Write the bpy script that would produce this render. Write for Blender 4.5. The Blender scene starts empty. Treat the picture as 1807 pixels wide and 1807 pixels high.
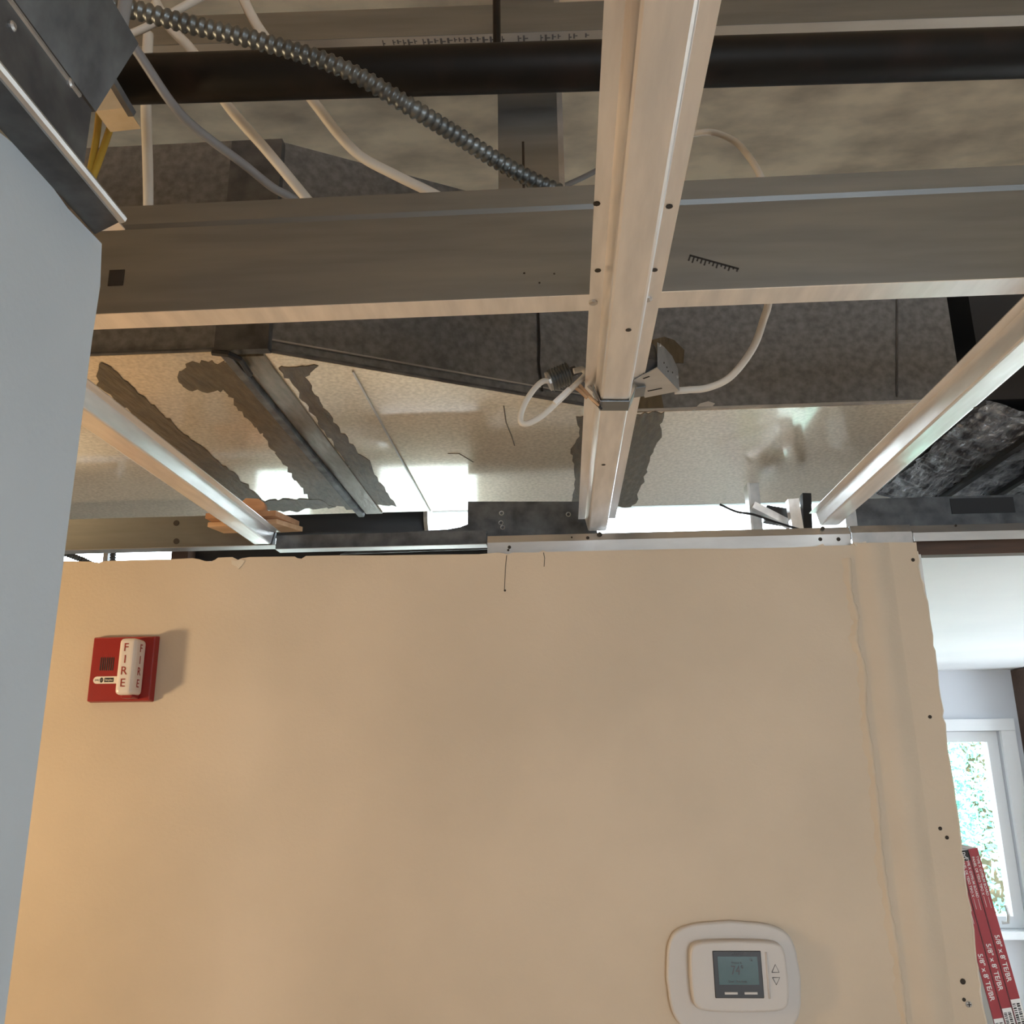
import bpy, bmesh, math, random
from mathutils import Matrix, Vector
random.seed(7)
SC = bpy.context.scene
COL = SC.collection

# ------------------------------------------------------------------ camera
CZ = 1.75
YAW, PIT, ROL, FPX = -3.2046687, 15.60128815, -0.64304736, 1562.59
def _cam():
    y, p, r = [math.radians(a) for a in (YAW, PIT, ROL)]
    f = Vector((math.sin(y)*math.cos(p), math.cos(y)*math.cos(p), math.sin(p)))
    rt = Vector((math.cos(y), -math.sin(y), 0)); u = rt.cross(f)
    c, s = math.cos(r), math.sin(r)
    return rt*c + u*s, -rt*s + u*c, f
RT, UP, FW = _cam()
cd = bpy.data.cameras.new('camera'); cam = bpy.data.objects.new('camera', cd); COL.objects.link(cam)
cam.matrix_world = Matrix(((RT.x, UP.x, -FW.x, 0), (RT.y, UP.y, -FW.y, 0), (RT.z, UP.z, -FW.z, CZ), (0, 0, 0, 1)))
cd.sensor_width = 36; cd.lens = FPX/1807*36; cd.clip_start = .02
SC.camera = cam

# ------------------------------------------------------------------ sky, sun, exposure
w = bpy.data.worlds.new('sky'); SC.world = w; w.use_nodes = True
bg = w.node_tree.nodes['Background']; bg.inputs[0].default_value = (.80, .91, 1.0, 1); bg.inputs[1].default_value = 12
sd = bpy.data.lights.new('sun', 'SUN'); sd.energy = 14; sd.angle = .02; sd.color = (1, .95, .85)
sun = bpy.data.objects.new('sun', sd); COL.objects.link(sun); sun.rotation_euler = (math.radians(42), 0, math.radians(-20))
def portal(name, loc, rot, sx, sy):
    l = bpy.data.lights.new(name, 'AREA'); l.shape = 'RECTANGLE'; l.size = sx; l.size_y = sy; l.cycles.is_portal = True
    o = bpy.data.objects.new(name, l); COL.objects.link(o); o.location = loc; o.rotation_euler = rot
vs = SC.view_settings
vs.view_transform = 'Standard'; vs.look = 'None'; vs.gamma = 1; vs.use_curve_mapping = False
vs.exposure = 0.0

# ------------------------------------------------------------------ helpers
def P(px, py, x=None, y=None, z=None):
    """point of the place seen in direction (px, py), on the plane x=, y= or z="""
    d = FW + RT*((px-903.5)/FPX) - UP*((py-903.5)/FPX)
    t = x/d.x if x is not None else y/d.y if y is not None else (z-CZ)/d.z
    return Vector((t*d.x, t*d.y, CZ+t*d.z))

MATS = {}
def mat(name, c1, c2=None, metal=0, rough=.5, scale=8, stretch=(1, 1, 1), bump=0, detail=6, lo=.35, hi=.65, rv=0, bscale=None, spec=.5):
    m = bpy.data.materials.new(name); m.use_nodes = True; MATS[name] = m
    nt = m.node_tree; N = nt.nodes; b = N['Principled BSDF']
    b.inputs['Metallic'].default_value = metal; b.inputs['Roughness'].default_value = rough
    b.inputs['Specular IOR Level'].default_value = spec
    b.inputs['Base Color'].default_value = (*c1, 1)
    if c2 or bump or rv:
        tc = N.new('ShaderNodeTexCoord'); mp = N.new('ShaderNodeMapping'); mp.inputs['Scale'].default_value = stretch
        nt.links.new(tc.outputs['Object'], mp.inputs[0])
        nz = N.new('ShaderNodeTexNoise'); nz.inputs['Scale'].default_value = scale; nz.inputs['Detail'].default_value = detail
        nt.links.new(mp.outputs[0], nz.inputs['Vector'])
        if c2:
            r = N.new('ShaderNodeValToRGB'); r.color_ramp.elements[0].position = lo; r.color_ramp.elements[1].position = hi
            r.color_ramp.elements[0].color = (*c1, 1); r.color_ramp.elements[1].color = (*c2, 1)
            nt.links.new(nz.outputs['Fac'], r.inputs[0]); nt.links.new(r.outputs[0], b.inputs['Base Color'])
        if rv:
            mr = N.new('ShaderNodeMapRange'); mr.inputs['From Min'].default_value = .3; mr.inputs['From Max'].default_value = .7
            mr.inputs['To Min'].default_value = max(.02, rough-rv); mr.inputs['To Max'].default_value = min(1, rough+rv)
            nt.links.new(nz.outputs['Fac'], mr.inputs['Value']); nt.links.new(mr.outputs[0], b.inputs['Roughness'])
        if bump:
            src = nz
            if bscale:
                src = N.new('ShaderNodeTexNoise'); src.inputs['Scale'].default_value = bscale; src.inputs['Detail'].default_value = 4
                nt.links.new(mp.outputs[0], src.inputs['Vector'])
            bp = N.new('ShaderNodeBump'); bp.inputs['Strength'].default_value = bump; bp.inputs['Distance'].default_value = .01
            nt.links.new(src.outputs['Fac'], bp.inputs['Height']); nt.links.new(bp.outputs[0], b.inputs['Normal'])
    return m

mat('wall_paint', (.62, .51, .385), (.545, .45, .34), rough=.62, scale=3.5, bump=.06, bscale=160)
mat('grey_board', (.42, .46, .495), (.39, .43, .465), rough=.8, scale=5, bump=.04, bscale=200)
mat('gypsum_core', (.62, .55, .45), rough=.9)
mat('white_paint', (.80, .81, .82), (.74, .76, .78), rough=.7, scale=2.5)
mat('far_paint_shaded', (.60, .62, .66), rough=.75)  # darker than the white paint; backlit shade put into the colour
mat('ivory_wall', (.66, .60, .52), rough=.8)
mat('floor_board', (.60, .46, .33), (.52, .39, .27), rough=.45, scale=6, stretch=(1, 8, 1))
mat('galv', (.50, .49, .48), (.36, .36, .36), metal=.85, rough=.42, scale=26, stretch=(1, 1, 1), bump=.03, rv=.08)
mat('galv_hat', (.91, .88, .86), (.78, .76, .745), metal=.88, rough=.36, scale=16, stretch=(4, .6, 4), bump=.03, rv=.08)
mat('galv_joist', (.245, .265, .285), (.20, .215, .23), metal=.97, rough=.34, scale=10, stretch=(.5, 3, 5), rv=.06)
mat('galv_dark', (.14, .145, .15), (.07, .07, .075), metal=.6, rough=.5, scale=30, rv=.1)
mat('galv_light', (.60, .59, .57), (.50, .49, .48), metal=.85, rough=.42, scale=14, stretch=(.6, 2, 2))
mat('duct_steel_lit', (.88, .77, .60), (.62, .53, .39), metal=.62, rough=.40, scale=170, detail=6, lo=.3, hi=.72, rv=.02)  # galvanised steel; tan reflected from wall and floor put into the colour
for n_, cw_, cr_ in (('duct_steel_lit', .9, .09),):
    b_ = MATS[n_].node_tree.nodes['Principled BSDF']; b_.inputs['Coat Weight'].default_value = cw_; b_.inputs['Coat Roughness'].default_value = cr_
mat('duct_side_shade', (.22, .225, .235), (.15, .155, .16), metal=.75, rough=.5, scale=90, detail=9, rv=.08)  # same steel; the dark void it reflects is put into the colour
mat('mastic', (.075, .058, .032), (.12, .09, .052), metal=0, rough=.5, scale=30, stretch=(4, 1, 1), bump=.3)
mat('mastic_grey', (.20, .17, .13), (.13, .11, .08), metal=.3, rough=.32, scale=30, stretch=(4, 1, 1), bump=.1)
mat('foil', (.50, .52, .56), (.06, .06, .07), metal=.85, rough=.35, scale=22, stretch=(3, 1, 1), bump=.9, bscale=45, rv=.12)
mat('black_iron', (.008, .007, .006), (.022, .014, .011), rough=.5, scale=18, lo=.5, hi=.8, spec=.18)
mat('black', (.012, .012, .014), rough=.6)
mat('deck', (.84, .67, .47), (.42, .325, .235), rough=.85, scale=6.5, stretch=(1, 1.8, 1), lo=.36, hi=.72, detail=9)
mat('cable_white', (.60, .56, .50), rough=.5)
mat('cable_grey', (.20, .20, .21), rough=.5)
mat('cable_yellow', (.45, .29, .035), rough=.5)
mat('conduit', (.17, .185, .19), (.10, .11, .115), metal=.8, rough=.38, scale=30)
mat('ply', (.50, .27, .14), (.40, .20, .10), rough=.75, scale=14, stretch=(1, 6, 6))
mat('ply_pale', (.62, .40, .24), (.52, .32, .18), rough=.75, scale=14, stretch=(1, 6, 6))
mat('plaster', (.60, .47, .30), (.50, .38, .23), rough=.9, scale=30, bump=.3)
mat('brown_wood', (.10, .055, .035), (.07, .04, .028), rough=.7, scale=12, stretch=(1, 8, 8))
mat('alarm_red', (.29, .018, .016), rough=.32)
mat('alarm_white', (.74, .66, .60), rough=.35)
mat('label_white', (.80, .74, .66), rough=.5)
mat('ink_red', (.30, .03, .02), rough=.6)
mat('ink_black', (.015, .013, .012), rough=.6)
mat('ink_grey', (.10, .10, .11), rough=.6)
mat('thermo', (.54, .505, .475), rough=.45)
mat('thermo_bezel', (.018, .015, .015), rough=.4)
mat('lcd', (.042, .092, .095), (.036, .08, .083), rough=.25, scale=30)
mat('tape_red', (.40, .025, .035), (.34, .02, .03), rough=.45, scale=20)
mat('paper', (.70, .68, .66), rough=.75)
mat('print_white', (.88, .86, .85), rough=.6)
mat('ink_wine', (.18, .02, .03), rough=.6)
mat('screw', (.50, .50, .50), metal=.9, rough=.3)
mat('hole', (.035, .028, .022), rough=.9)
mat('leaf', (.26, .62, .46), (.10, .40, .28), rough=.6, scale=1.2)
mat('bark', (.16, .11, .07), rough=.9)
mat('pale_paving', (.42, .42, .40), rough=.9)  # pale unseen paving; keeps a green cast off the far ceiling
g = mat('glass', (1, 1, 1), rough=.02)
b = g.node_tree.nodes['Principled BSDF']
# clear pane: transparent with a thin Fresnel reflection
N = g.node_tree.nodes; tr = N.new('ShaderNodeBsdfTransparent'); gl = N.new('ShaderNodeBsdfGlossy'); gl.inputs['Roughness'].default_value = .02
fr = N.new('ShaderNodeFresnel'); fr.inputs[0].default_value = 1.3; mx = N.new('ShaderNodeMixShader')
g.node_tree.links.new(fr.outputs[0], mx.inputs[0]); g.node_tree.links.new(tr.outputs[0], mx.inputs[1]); g.node_tree.links.new(gl.outputs[0], mx.inputs[2])
g.node_tree.links.new(mx.outputs[0], N['Material Output'].inputs[0])
m = mat('bulb', (1, .8, .5)); b = m.node_tree.nodes['Principled BSDF']
b.inputs['Emission Color'].default_value = (1, .72, .38, 1); b.inputs['Emission Strength'].default_value = 8

class MB:
    def __init__(s): s.v = []; s.f = []
    def add(s, vs_, fs):
        o = len(s.v); s.v += [tuple(v) for v in vs_]; s.f += [tuple(i+o for i in f) for f in fs]; return s
    def box(s, x0, x1, y0, y1, z0, z1, M=None):
        v = [Vector((x, y, z)) for z in (z0, z1) for y in (y0, y1) for x in (x0, x1)]
        if M: v = [M @ a for a in v]
        return s.add(v, [(0, 2, 3, 1), (4, 5, 7, 6), (0, 1, 5, 4), (2, 6, 7, 3), (0, 4, 6, 2), (1, 3, 7, 5)])
    def hexa(s, b4, t4):
        return s.add(list(b4)+list(t4), [(3, 2, 1, 0), (4, 5, 6, 7), (0, 1, 5, 4), (1, 2, 6, 5), (2, 3, 7, 6), (3, 0, 4, 7)])
    def loft(s, rings, closed=True, caps=True):
        o = len(s.v); n = len(rings[0])
        for r in rings: s.v += [tuple(v) for v in r]
        for i in range(len(rings)-1):
            for j in range(n if closed else n-1):
                a = o+i*n+j; c = o+i*n+(j+1) % n
                s.f.append((a, c, c+n, a+n))
        if caps and closed:
            s.f.append(tuple(o+j for j in reversed(range(n)))); s.f.append(tuple(o+(len(rings)-1)*n+j for j in range(n)))
        return s
    def tube(s, pts, r, n=8, rf=None):
        pts = [Vector(p) for p in pts]; rings = []; prev = None
        for i, p in enumerate(pts):
            t = (pts[min(i+1, len(pts)-1)]-pts[max(i-1, 0)]).normalized()
            a = prev if prev is not None else Vector((0, 0, 1)) if abs(t.z) < .9 else Vector((1, 0, 0))
            u = (a-t*a.dot(t)).normalized(); prev = u; v = t.cross(u); rr = rf(i) if rf else r
            rings.append([p+(u*math.cos(2*math.pi*k/n)+v*math.sin(2*math.pi*k/n))*rr for k in range(n)])
        return s.loft(rings)
    def cyl(s, p0, p1, r, n=16, r1=None):
        return s.tube([p0, p1], r, n, (lambda i: r if i == 0 else (r1 if r1 is not None else r)))
    def extrude(s, outline, d):
        """outline: 3D loop; d: thickness vector"""
        n = len(outline); d = Vector(d)
        a = [Vector(p) for p in outline]; bb = [p+d for p in a]
        return s.add(a+bb, [tuple(range(n)), tuple(reversed(range(n, 2*n)))]+[(i, i+n, (i+1) % n+n, (i+1) % n) for i in range(n)])
    def build(s, name, m, parent=None, smooth=False, bevel=0, kind=None, loc=None):
        me = bpy.data.meshes.new(name); me.from_pydata(s.v, [], s.f); me.validate()
        bm = bmesh.new(); bm.from_mesh(me); bmesh.ops.recalc_face_normals(bm, faces=bm.faces); bm.to_mesh(me); bm.free()
        if smooth: me.polygons.foreach_set('use_smooth', [True]*len(me.polygons))
        me.materials.append(MATS[m])
        o = bpy.data.objects.new(name, me); COL.objects.link(o)
        if parent: o.parent = parent
        if kind: o['kind'] = kind
        if bevel:
            md = o.modifiers.new('bevel', 'BEVEL'); md.width = bevel; md.segments = 2; md.limit_method = 'ANGLE'
        return o

def tag(o, label, cat, group=None):
    o['label'] = label; o['category'] = cat
    if group: o['group'] = group
    return o
def thing(name, label, cat, loc=(0, 0, 0), group=None):
    o = bpy.data.objects.new(name, None); COL.objects.link(o); o.empty_display_size = .05
    return tag(o, label, cat, group)
def struct(o): o['kind'] = 'structure'; return o
def spline(pts, n=10):
    pts = [Vector(p) for p in pts]; out = []
    for i in range(len(pts)-1):
        p0 = pts[max(i-1, 0)]; p1 = pts[i]; p2 = pts[i+1]; p3 = pts[min(i+2, len(pts)-1)]
        for k in range(n):
            t = k/n
            out.append(.5*((2*p1)+(p2-p0)*t+(2*p0-5*p1+4*p2-p3)*t*t+(3*p1-p0-3*p2+p3)*t**3))
    out.append(pts[-1]); return out
def text(name, body, size, m, parent, origin, ux, uy, align='LEFT', sx=1.0, bold=0.0, extr=.0002):
    """flat lettering: baseline along ux, letters rise along uy"""
    c = bpy.data.curves.new(name, 'FONT'); c.body = body; c.size = size; c.align_x = align; c.extrude = extr; c.resolution_u = 3; c.offset = bold
    t = bpy.data.objects.new(name+'_tmp', c); COL.objects.link(t)
    dg = bpy.context.evaluated_depsgraph_get(); me = bpy.data.meshes.new_from_object(t.evaluated_get(dg))
    bpy.data.objects.remove(t); bpy.data.curves.remove(c)
    ux = Vector(ux).normalized(); uy = Vector(uy).normalized(); nz = ux.cross(uy); o3 = Vector(origin)
    for v in me.vertices: v.co = o3+ux*v.co.x*sx+uy*v.co.y+nz*v.co.z
    me.name = name; me.materials.clear(); me.materials.append(MATS[m])
    o = bpy.data.objects.new(name, me); COL.objects.link(o)
    if parent: o.parent = parent
    return o
def screw(parent, p, nrm=(0, 0, -1), r=.0042, m='screw', name='screw'):
    p = Vector(p); nrm = Vector(nrm)
    return MB().tube([p-nrm*.001, p+nrm*.0012, p+nrm*.0022], r, 10, lambda i: (r, r, r*.55)[i]).build(name, m, parent)

# ------------------------------------------------------------------ setting
D = 1.5; ZH = 2.1387; ZF = 2.1607; ZDECK = 3.0; YW = 4.03
struct(MB().box(-3.2, 3.2, -3.2, 4.2, -.1, 0).build('floor', 'floor_board'))
struct(MB().box(-3.2, 3.2, -3.2, 4.2, ZDECK, ZDECK+.1).build('ceiling', 'deck'))
# tan drywall wall with a torn top edge and a sawn right edge
top = [(-3.1, 2.101)]
tp = [(60, 991), (115, 990), (160, 991), (175, 993), (183, 990), (250, 988), (300, 987), (340, 985), (352, 987), (361, 990), (372, 991), (379, 988), (385, 984),
      (410, 983), (420, 988), (427, 985), (440, 983), (520, 982), (525, 985), (532, 986), (540, 981), (600, 980), (680, 980), (740, 979), (845, 978), (880, 975), (897, 978), (905, 975), (950, 975),
      (958, 971), (965, 974), (1040, 972), (1140, 970), (1220, 968), (1300, 968), (1400, 966), (1440, 964), (1452, 959), (1455, 963), (1500, 962), (1507, 957), (1528, 957), (1531, 961), (1560, 957), (1617, 957)]
for a, c in tp:
    q = P(a, c, y=D); top.append((q.x, q.z))
right = []
zz = top[-1][1]; xr = top[-1][0]
rnd = random.Random(3)
z = zz
while z > .05:
    right.append((xr+.0022*rnd.uniform(-1, 1)+(.004 if z < 2.0 else 0), z)); z -= rnd.uniform(.008, .022)
right.append((xr+.004, 0)); outline = [(-3.1, 0)]+top+right[1:]
wf = MB().extrude([(a, D, c) for a, c in outline], (0, .016, 0)).build('wall_front', 'wall_paint'); struct(wf)
# pale torn gypsum lip along the right edge
lip = MB(); pr = [(a, c) for a, c in right[1:] if c > 1.0]
lip.loft([[(a-.0012, D-.0004, c), (a+.0012, D-.0006, c), (a+.0022, D+.004, c), (a-.0004, D+.004, c)] for a, c in pr]).build('torn_edge', 'gypsum_core', wf)
# joint compound ridge (taped seam)
seam_px = [(1497, 985), (1502, 1050), (1512, 1090), (1510, 1130), (1524, 1180), (1527, 1260), (1540, 1350), (1548, 1430), (1556, 1520), (1568, 1600), (1583, 1690), (1592, 1760), (1600, 1830)]
sp = spline([P(a, c, y=D) for a, c in seam_px], 8)
ridge = []
for i, q in enumerate(sp):
    a = .0045+.0012*math.sin(i*1.7)+.001*math.sin(i*.6); h = .0042+.0010*math.sin(i*2.3)
    ridge.append([(q.x-a*2.2, D+.0004, q.z), (q.x-a*.6, D-h*.55, q.z), (q.x, D-h, q.z), (q.x+a*.5, D-h*.8, q.z), (q.x+a, D+.0004, q.z)])
MB().loft(ridge, closed=False).build('tape_seam', 'wall_paint', wf, smooth=True)
# broad feathered joint compound beside it
fe = []
for i, q in enumerate([P(1537, 959, y=D)*(1-k/12)+P(1652, 1830, y=D)*(k/12) for k in range(13)]):
    wdt = .034
    fe.append([(q.x+wdt*t, D+.0003-.0065*max(0, 1-t*t)**2, q.z) for t in (-1, -.85, -.7, -.55, -.4, -.25, -.1, .05, .2, .35, .5, .65, .8, .9, 1)])
MB().loft(fe, closed=False).build('joint_compound', 'wall_paint', wf, smooth=True)
for a, c, r in [(1611, 988, .0032), (1641, 1265, .003), (1659, 1462, .003), (1671, 1478, .003), (1699, 1732, .0042), (1701, 1764, .0028), (891, 1042, .002)]:
    q = P(a, c, y=D); MB().cyl((q.x, D-.0006, q.z), (q.x, D+.002, q.z), r, 9).build('screw_hole', 'hole', wf)
q = P(1709, 1772, y=D); s = screw(wf, (q.x, D, q.z), (0, -1, 0), .0045)
cr = MB().box(q.x-.003, q.x+.003, D-.0028, D-.002, q.z-.0006, q.z+.0006).box(q.x-.0006, q.x+.0006, D-.0028, D-.002, q.z-.003, q.z+.003).build('cross_recess', 'hole', s)
# torn paper flap and hairline cracks near the top edge
fl = [P(a, c, y=D-.0015) for a, c in ((408, 988), (418, 990), (424, 986), (432, 990), (428, 996), (421, 1004), (416, 999), (409, 996))]
MB().extrude(fl, (0, .0014, 0)).build('torn_paper', 'gypsum_core', wf)
fl = [P(a, c, y=D-.0015) for a, c in ((1506, 958), (1520, 957), (1528, 955), (1532, 966), (1526, 961), (1510, 964))]
MB().extrude(fl, (0, .0014, 0)).build('torn_paper', 'gypsum_core', wf)
for pts in ([(894, 980), (892, 1000), (891, 1020), (890, 1040)], [(959, 975), (961, 985), (960, 1000)]):
    MB().tube([P(a, c, y=D) for a, c in pts], .0006, 5).build('hairline_crack', 'hole', wf)

# grey left wall (gypsum board face) and the rest of the room
wl = [(.515, 0), (.515, 2.02), (.5165, 2.06), (.512, 2.0895), (.47, 2.088), (.43, 2.094), (.40, 2.0885), (-3.1, 2.09), (-3.1, 0)]
struct(MB().extrude([(-.305, a, c) for a, c in wl], (-.12, 0, 0)).build('wall_left', 'grey_board'))
struct(MB().box(-3.2, -3.1, -3.1, 4.1, 0, ZDECK).build('wall_corridor', 'ivory_wall'))
struct(MB().box(3.1, 3.2, -3.1, 1.9, 0, ZDECK).box(3.1, 3.2, 3.8, 4.1, 0, ZDECK).box(3.1, 3.2, 1.9, 3.8, 0, .5).box(3.1, 3.2, 1.9, 3.8, 1.95, ZDECK).build('wall_right', 'white_paint'))
portal('portal_side', (3.2, 2.85, 1.225), (math.radians(90), 0, math.radians(90)), 1.9, 1.45)
w6 = bpy.data.objects.new('window_6', None); COL.objects.link(w6); w6['kind'] = 'structure'  # added unseen window; brightens the far ceiling and the right channel
MB().box(3.11, 3.16, 1.9, 3.8, .5, .55).box(3.11, 3.16, 1.9, 3.8, 1.9, 1.95).box(3.11, 3.16, 1.9, 1.95, .5, 1.95).box(3.11, 3.16, 3.75, 3.8, .5, 1.95).box(3.11, 3.16, 2.82, 2.87, .5, 1.95).build('window_frame', 'white_paint', w6)
for ya_, yb_ in ((1.95, 2.82), (2.87, 3.75)): MB().box(3.133, 3.137, ya_, yb_, .55, 1.9).build('window_pane', 'glass', w6)
# rear wall with one wide window behind the camera
wb = MB(); wb.box(-3.1, .5, -3.2, -3.1, 0, ZDECK).box(2.0, 3.1, -3.2, -3.1, 0, ZDECK).box(.5, 2.0, -3.2, -3.1, 0, .85).box(.5, 2.0, -3.2, -3.1, 2.0, ZDECK)
struct(wb.build('wall_back', 'ivory_wall'))
portal('portal_rear', (1.25, -3.2, 1.425), (math.radians(90), 0, 0), 1.5, 1.15)

# far window wall
wins = [(1.02, 1.856, 1.063, 1.845), (2.05, 2.95, 1.063, 1.845), (-.92, -.35, 1.063, 1.845), (-1.53, -1.16, 1.063, 1.845)]  # second one is an added unseen window, there to give light
added_cler = (-2.75, 1.55, 2.52, 2.94)  # added high window; makes the gap above the wall head bright
ww = MB(); xs = sorted({-3.1, 3.1} | {a for w_ in wins for a in w_[:2]}); y0, y1 = YW, YW+.1
for i in range(len(xs)-1):
    a, c = xs[i], xs[i+1]; op = [w_ for w_ in wins if w_[0] <= a+1e-6 and w_[1] >= c-1e-6]
    if op: ww.box(a, c, y0, y1, 0, op[0][2]); ww.box(a, c, y0, y1, op[0][3], added_cler[2])
    else: ww.box(a, c, y0, y1, 0, added_cler[2])
ww.box(-3.1, added_cler[0], y0, y1, added_cler[2], ZDECK).box(added_cler[1], 3.1, y0, y1, added_cler[2], ZDECK).box(added_cler[0], added_cler[1], y0, y1, added_cler[3], ZDECK)
struct(ww.build('wall_far', 'far_paint_shaded'))
def window(n, x0, x1, z0, z1, mull=0):
    o = bpy.data.objects.new('window_%d' % n, None); COL.objects.link(o); o['kind'] = 'structure'
    f = MB(); t = .045
    f.box(x0-.06, x1+.06, YW-.022, YW-.001, z1+.001, z1+.05).box(x0-.06, x0, YW-.02, YW-.001, z0, z1).box(x1, x1+.06, YW-.02, YW-.001, z0, z1)
    f.build('window_casing', 'white_paint', o)
    f = MB().box(x0+.001, x1-.001, YW+.02, YW+.07, z1-t, z1-.001).box(x0+.001, x1-.001, YW+.021, YW+.07, z0+.001, z0+t).box(x0+.001, x0+t, YW+.021, YW+.069, z0+t, z1-t).box(x1-t, x1-.001, YW+.021, YW+.069, z0+t, z1-t)
    for k in range(mull):
        xm = x0+(x1-x0)*(k+1)/(mull+1); f.box(xm-.02, xm+.02, YW+.02, YW+.07, z0, z1)
    f.build('window_frame', 'white_paint', o)
    MB().box(x0-.08, x1+.08, YW-.05, YW-.001, z0-.03, z0-.001).build('window_sill', 'white_paint', o)
    MB().box(x0+t, x1-t, YW+.043, YW+.047, z0+t, z1-t).build('window_pane', 'glass', o)
    portal('portal', ((x0+x1)/2, YW+.11, (z0+z1)/2), (math.radians(90), 0, math.radians(180)), x1-x0, z1-z0)
    return o
for i, w_ in enumerate(wins): wo = window(i+1, *w_)
window(5, *added_cler, mull=0)
# crank handle of the visible window
c0 = P(1776, 1622, y=YW-.03)
hd = MB().tube([c0+Vector((-.02, 0, -.012)), c0+Vector((0, -.01, -.01)), c0+Vector((.002, -.02, .02)), c0+Vector((-.008, -.03, .06))], .007, 6).build('window_crank', 'galv_light', bpy.data.objects['window_1'])

# far room ceiling, open at left; brown furring strip at its near edge
struct(MB().box(.52, 3.1, 1.585, YW, 2.1035, 2.118).build('ceiling_far', 'white_paint'))
t_ = struct(MB().box(.605, 3.1, 1.56, 1.584, 2.088, 2.1165).build('trim_1', 'brown_wood'))
struct(MB().box(1.945, 2.02, YW-.12, YW, 0, 2.10).build('trim_2', 'brown_wood'))

# ------------------------------------------------------------------ ceiling framing
def hat_profile(cx):
    h = ZF-ZH; t = .0012
    o = [(-.033, h-.003), (-.033, h), (-.021, h), (-.0163, .0022), (-.0153, .0007), (-.0132, 0), (.0132, 0), (.0153, .0007), (.0163, .0022), (.021, h), (.033, h), (.033, h-.003)]
    i = [(a*1.0+(.0012 if a < 0 else -.0012) if abs(a) < .025 else a, z_+t) for a, z_ in o[1:-1]]
    prof = [(a, z_) for a, z_ in o[1:-1]]
    inner = [(-.033, h+t), (-.020, h+t), (-.0150, .0022+t*.6), (-.0143, .0007+t), (-.0130, t), (.0130, t), (.0143, .0007+t), (.0150, .0022+t*.6), (.020, h+t), (.033, h+t)]
    return [(cx+a, ZH+z_) for a, z_ in prof+inner[::-1]]
def hat(label, cx, y0, y1, screws, dark=(), dx=0):
    t = thing('furring_channel', label, 'channel', group='ceiling furring channels')
    pr = hat_profile(0); n = 26
    rings = [[(cx+dx*k/n+a, y0+(y1-y0)*k/n, z_) for a, z_ in pr] for k in range(n+1)]
    MB().loft(rings).build('channel_body', 'galv_hat', t)
    for a, c in screws: q = P(a, c, z=ZF); screw(t, (q.x, q.y, ZF-.0004))
    for a, c, z_ in dark: q = P(a, c, z=z_); MB().cyl((q.x, q.y, z_-.0006), (q.x, q.y, z_+.0006), .0028, 8).build('screw_hole', 'hole', t)
    return t
hat('middle bare metal furring channel running from the top edge down to the tan wall', .0655, -2.2, 1.528, [(1047, 533), (1143, 527)],
    [(1053, 359, ZF), (1055, 477, ZF), (1181, 364, ZF), (1155, 476, ZF), (1109, 582, ZH), (1065, 820, ZH)])
hat('left metal furring channel above the fire alarm, ending over plywood shims', -.552, -.2+.75, 1.566, [])
hat('right metal furring channel slanting to the top of the seamed wall corner', .471, -2.2, 1.53, [], [(1722, 720, ZH)])

# C-shaped joist crossing the picture, seen from its web side
YJ = .7356
def cprofile(y, z0, z1, fl, lipz, t, bend=0):
    out = [(y, z0), (y+fl, z0), (y+fl, z0+lipz), (y+fl-t, z0+lipz), (y+fl-t, z0+t), (y+t, z0+t), (y+t, z1-t), (y+fl-t, z1-t), (y+fl-t, z1-lipz), (y+fl, z1-lipz), (y+fl, z1), (y, z1)]
    if bend: out = out[:-1]+[(y-.0022, z1), (y-.0012, z1-bend*.8), (y, z1-bend)]
    return out
def cbar(name, x0, x1, prof, m, parent, dy=0, n=1):
    return MB().loft([[(x0+(x1-x0)*k/n, a+dy*k/n, z_) for a, z_ in prof] for k in range(n+1)]).build(name, m, parent)
t = thing('ceiling_joist', 'wide dark grey steel joist with pale bottom flange crossing under the cables', 'joist')
cbar('joist_body', -2.9, 2.9, cprofile(YJ, ZF+.0013, 2.277, .029, .012, .0013, .025), 'galv_joist', t)
MB().box(-2.9, 2.9, YJ-.0002, YJ+.0292, ZF+.0004, ZF+.0012).build('bottom_flange', 'galv_hat', t)  # paler sheet under the joist's own flange; light from below put into colour
q = P(205, 490, y=YJ-.0003); MB().box(q.x-.0075, q.x+.0075, YJ-.0005, YJ+.003, q.z-.0085, q.z+.0085).build('punched_knockout', 'hole', t)
# ink stencil: slanted line with ticks, plus a bluish ghost print
a0 = P(1217, 450, y=YJ); a1 = P(1304, 474, y=YJ); ink = MB()
ux = (a1-a0).normalized(); uz = Vector((0, -1, 0)).cross(ux)*-1
if uz.z > 0: uz = -uz
MX = Matrix(((ux.x, 0, uz.x, a0.x), (ux.y, 1, uz.y, a0.y), (ux.z, 0, uz.z, a0.z), (0, 0, 0, 1)))
L_ = (a1-a0).length
ink.box(0, L_, -.0003, .0002, -.0006, .0012, MX)
for k in range(13):
    x_ = L_*k/12.5; hgt = .006+.0015*math.sin(k*2.1)-.0025*(k/12)
    ink.box(x_, x_+.0015, -.0003, .0002, 0, hgt, MX)
ink.build('ink_stencil', 'ink_black', t)
for a, c in ((925, 482), (978, 483), (952, 499)): q = P(a, c, y=YJ); MB().cyl((q.x, q.y, q.z), (q.x, q.y+.002, q.z), .0011, 6).build('screw_hole', 'hole', t)

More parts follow.
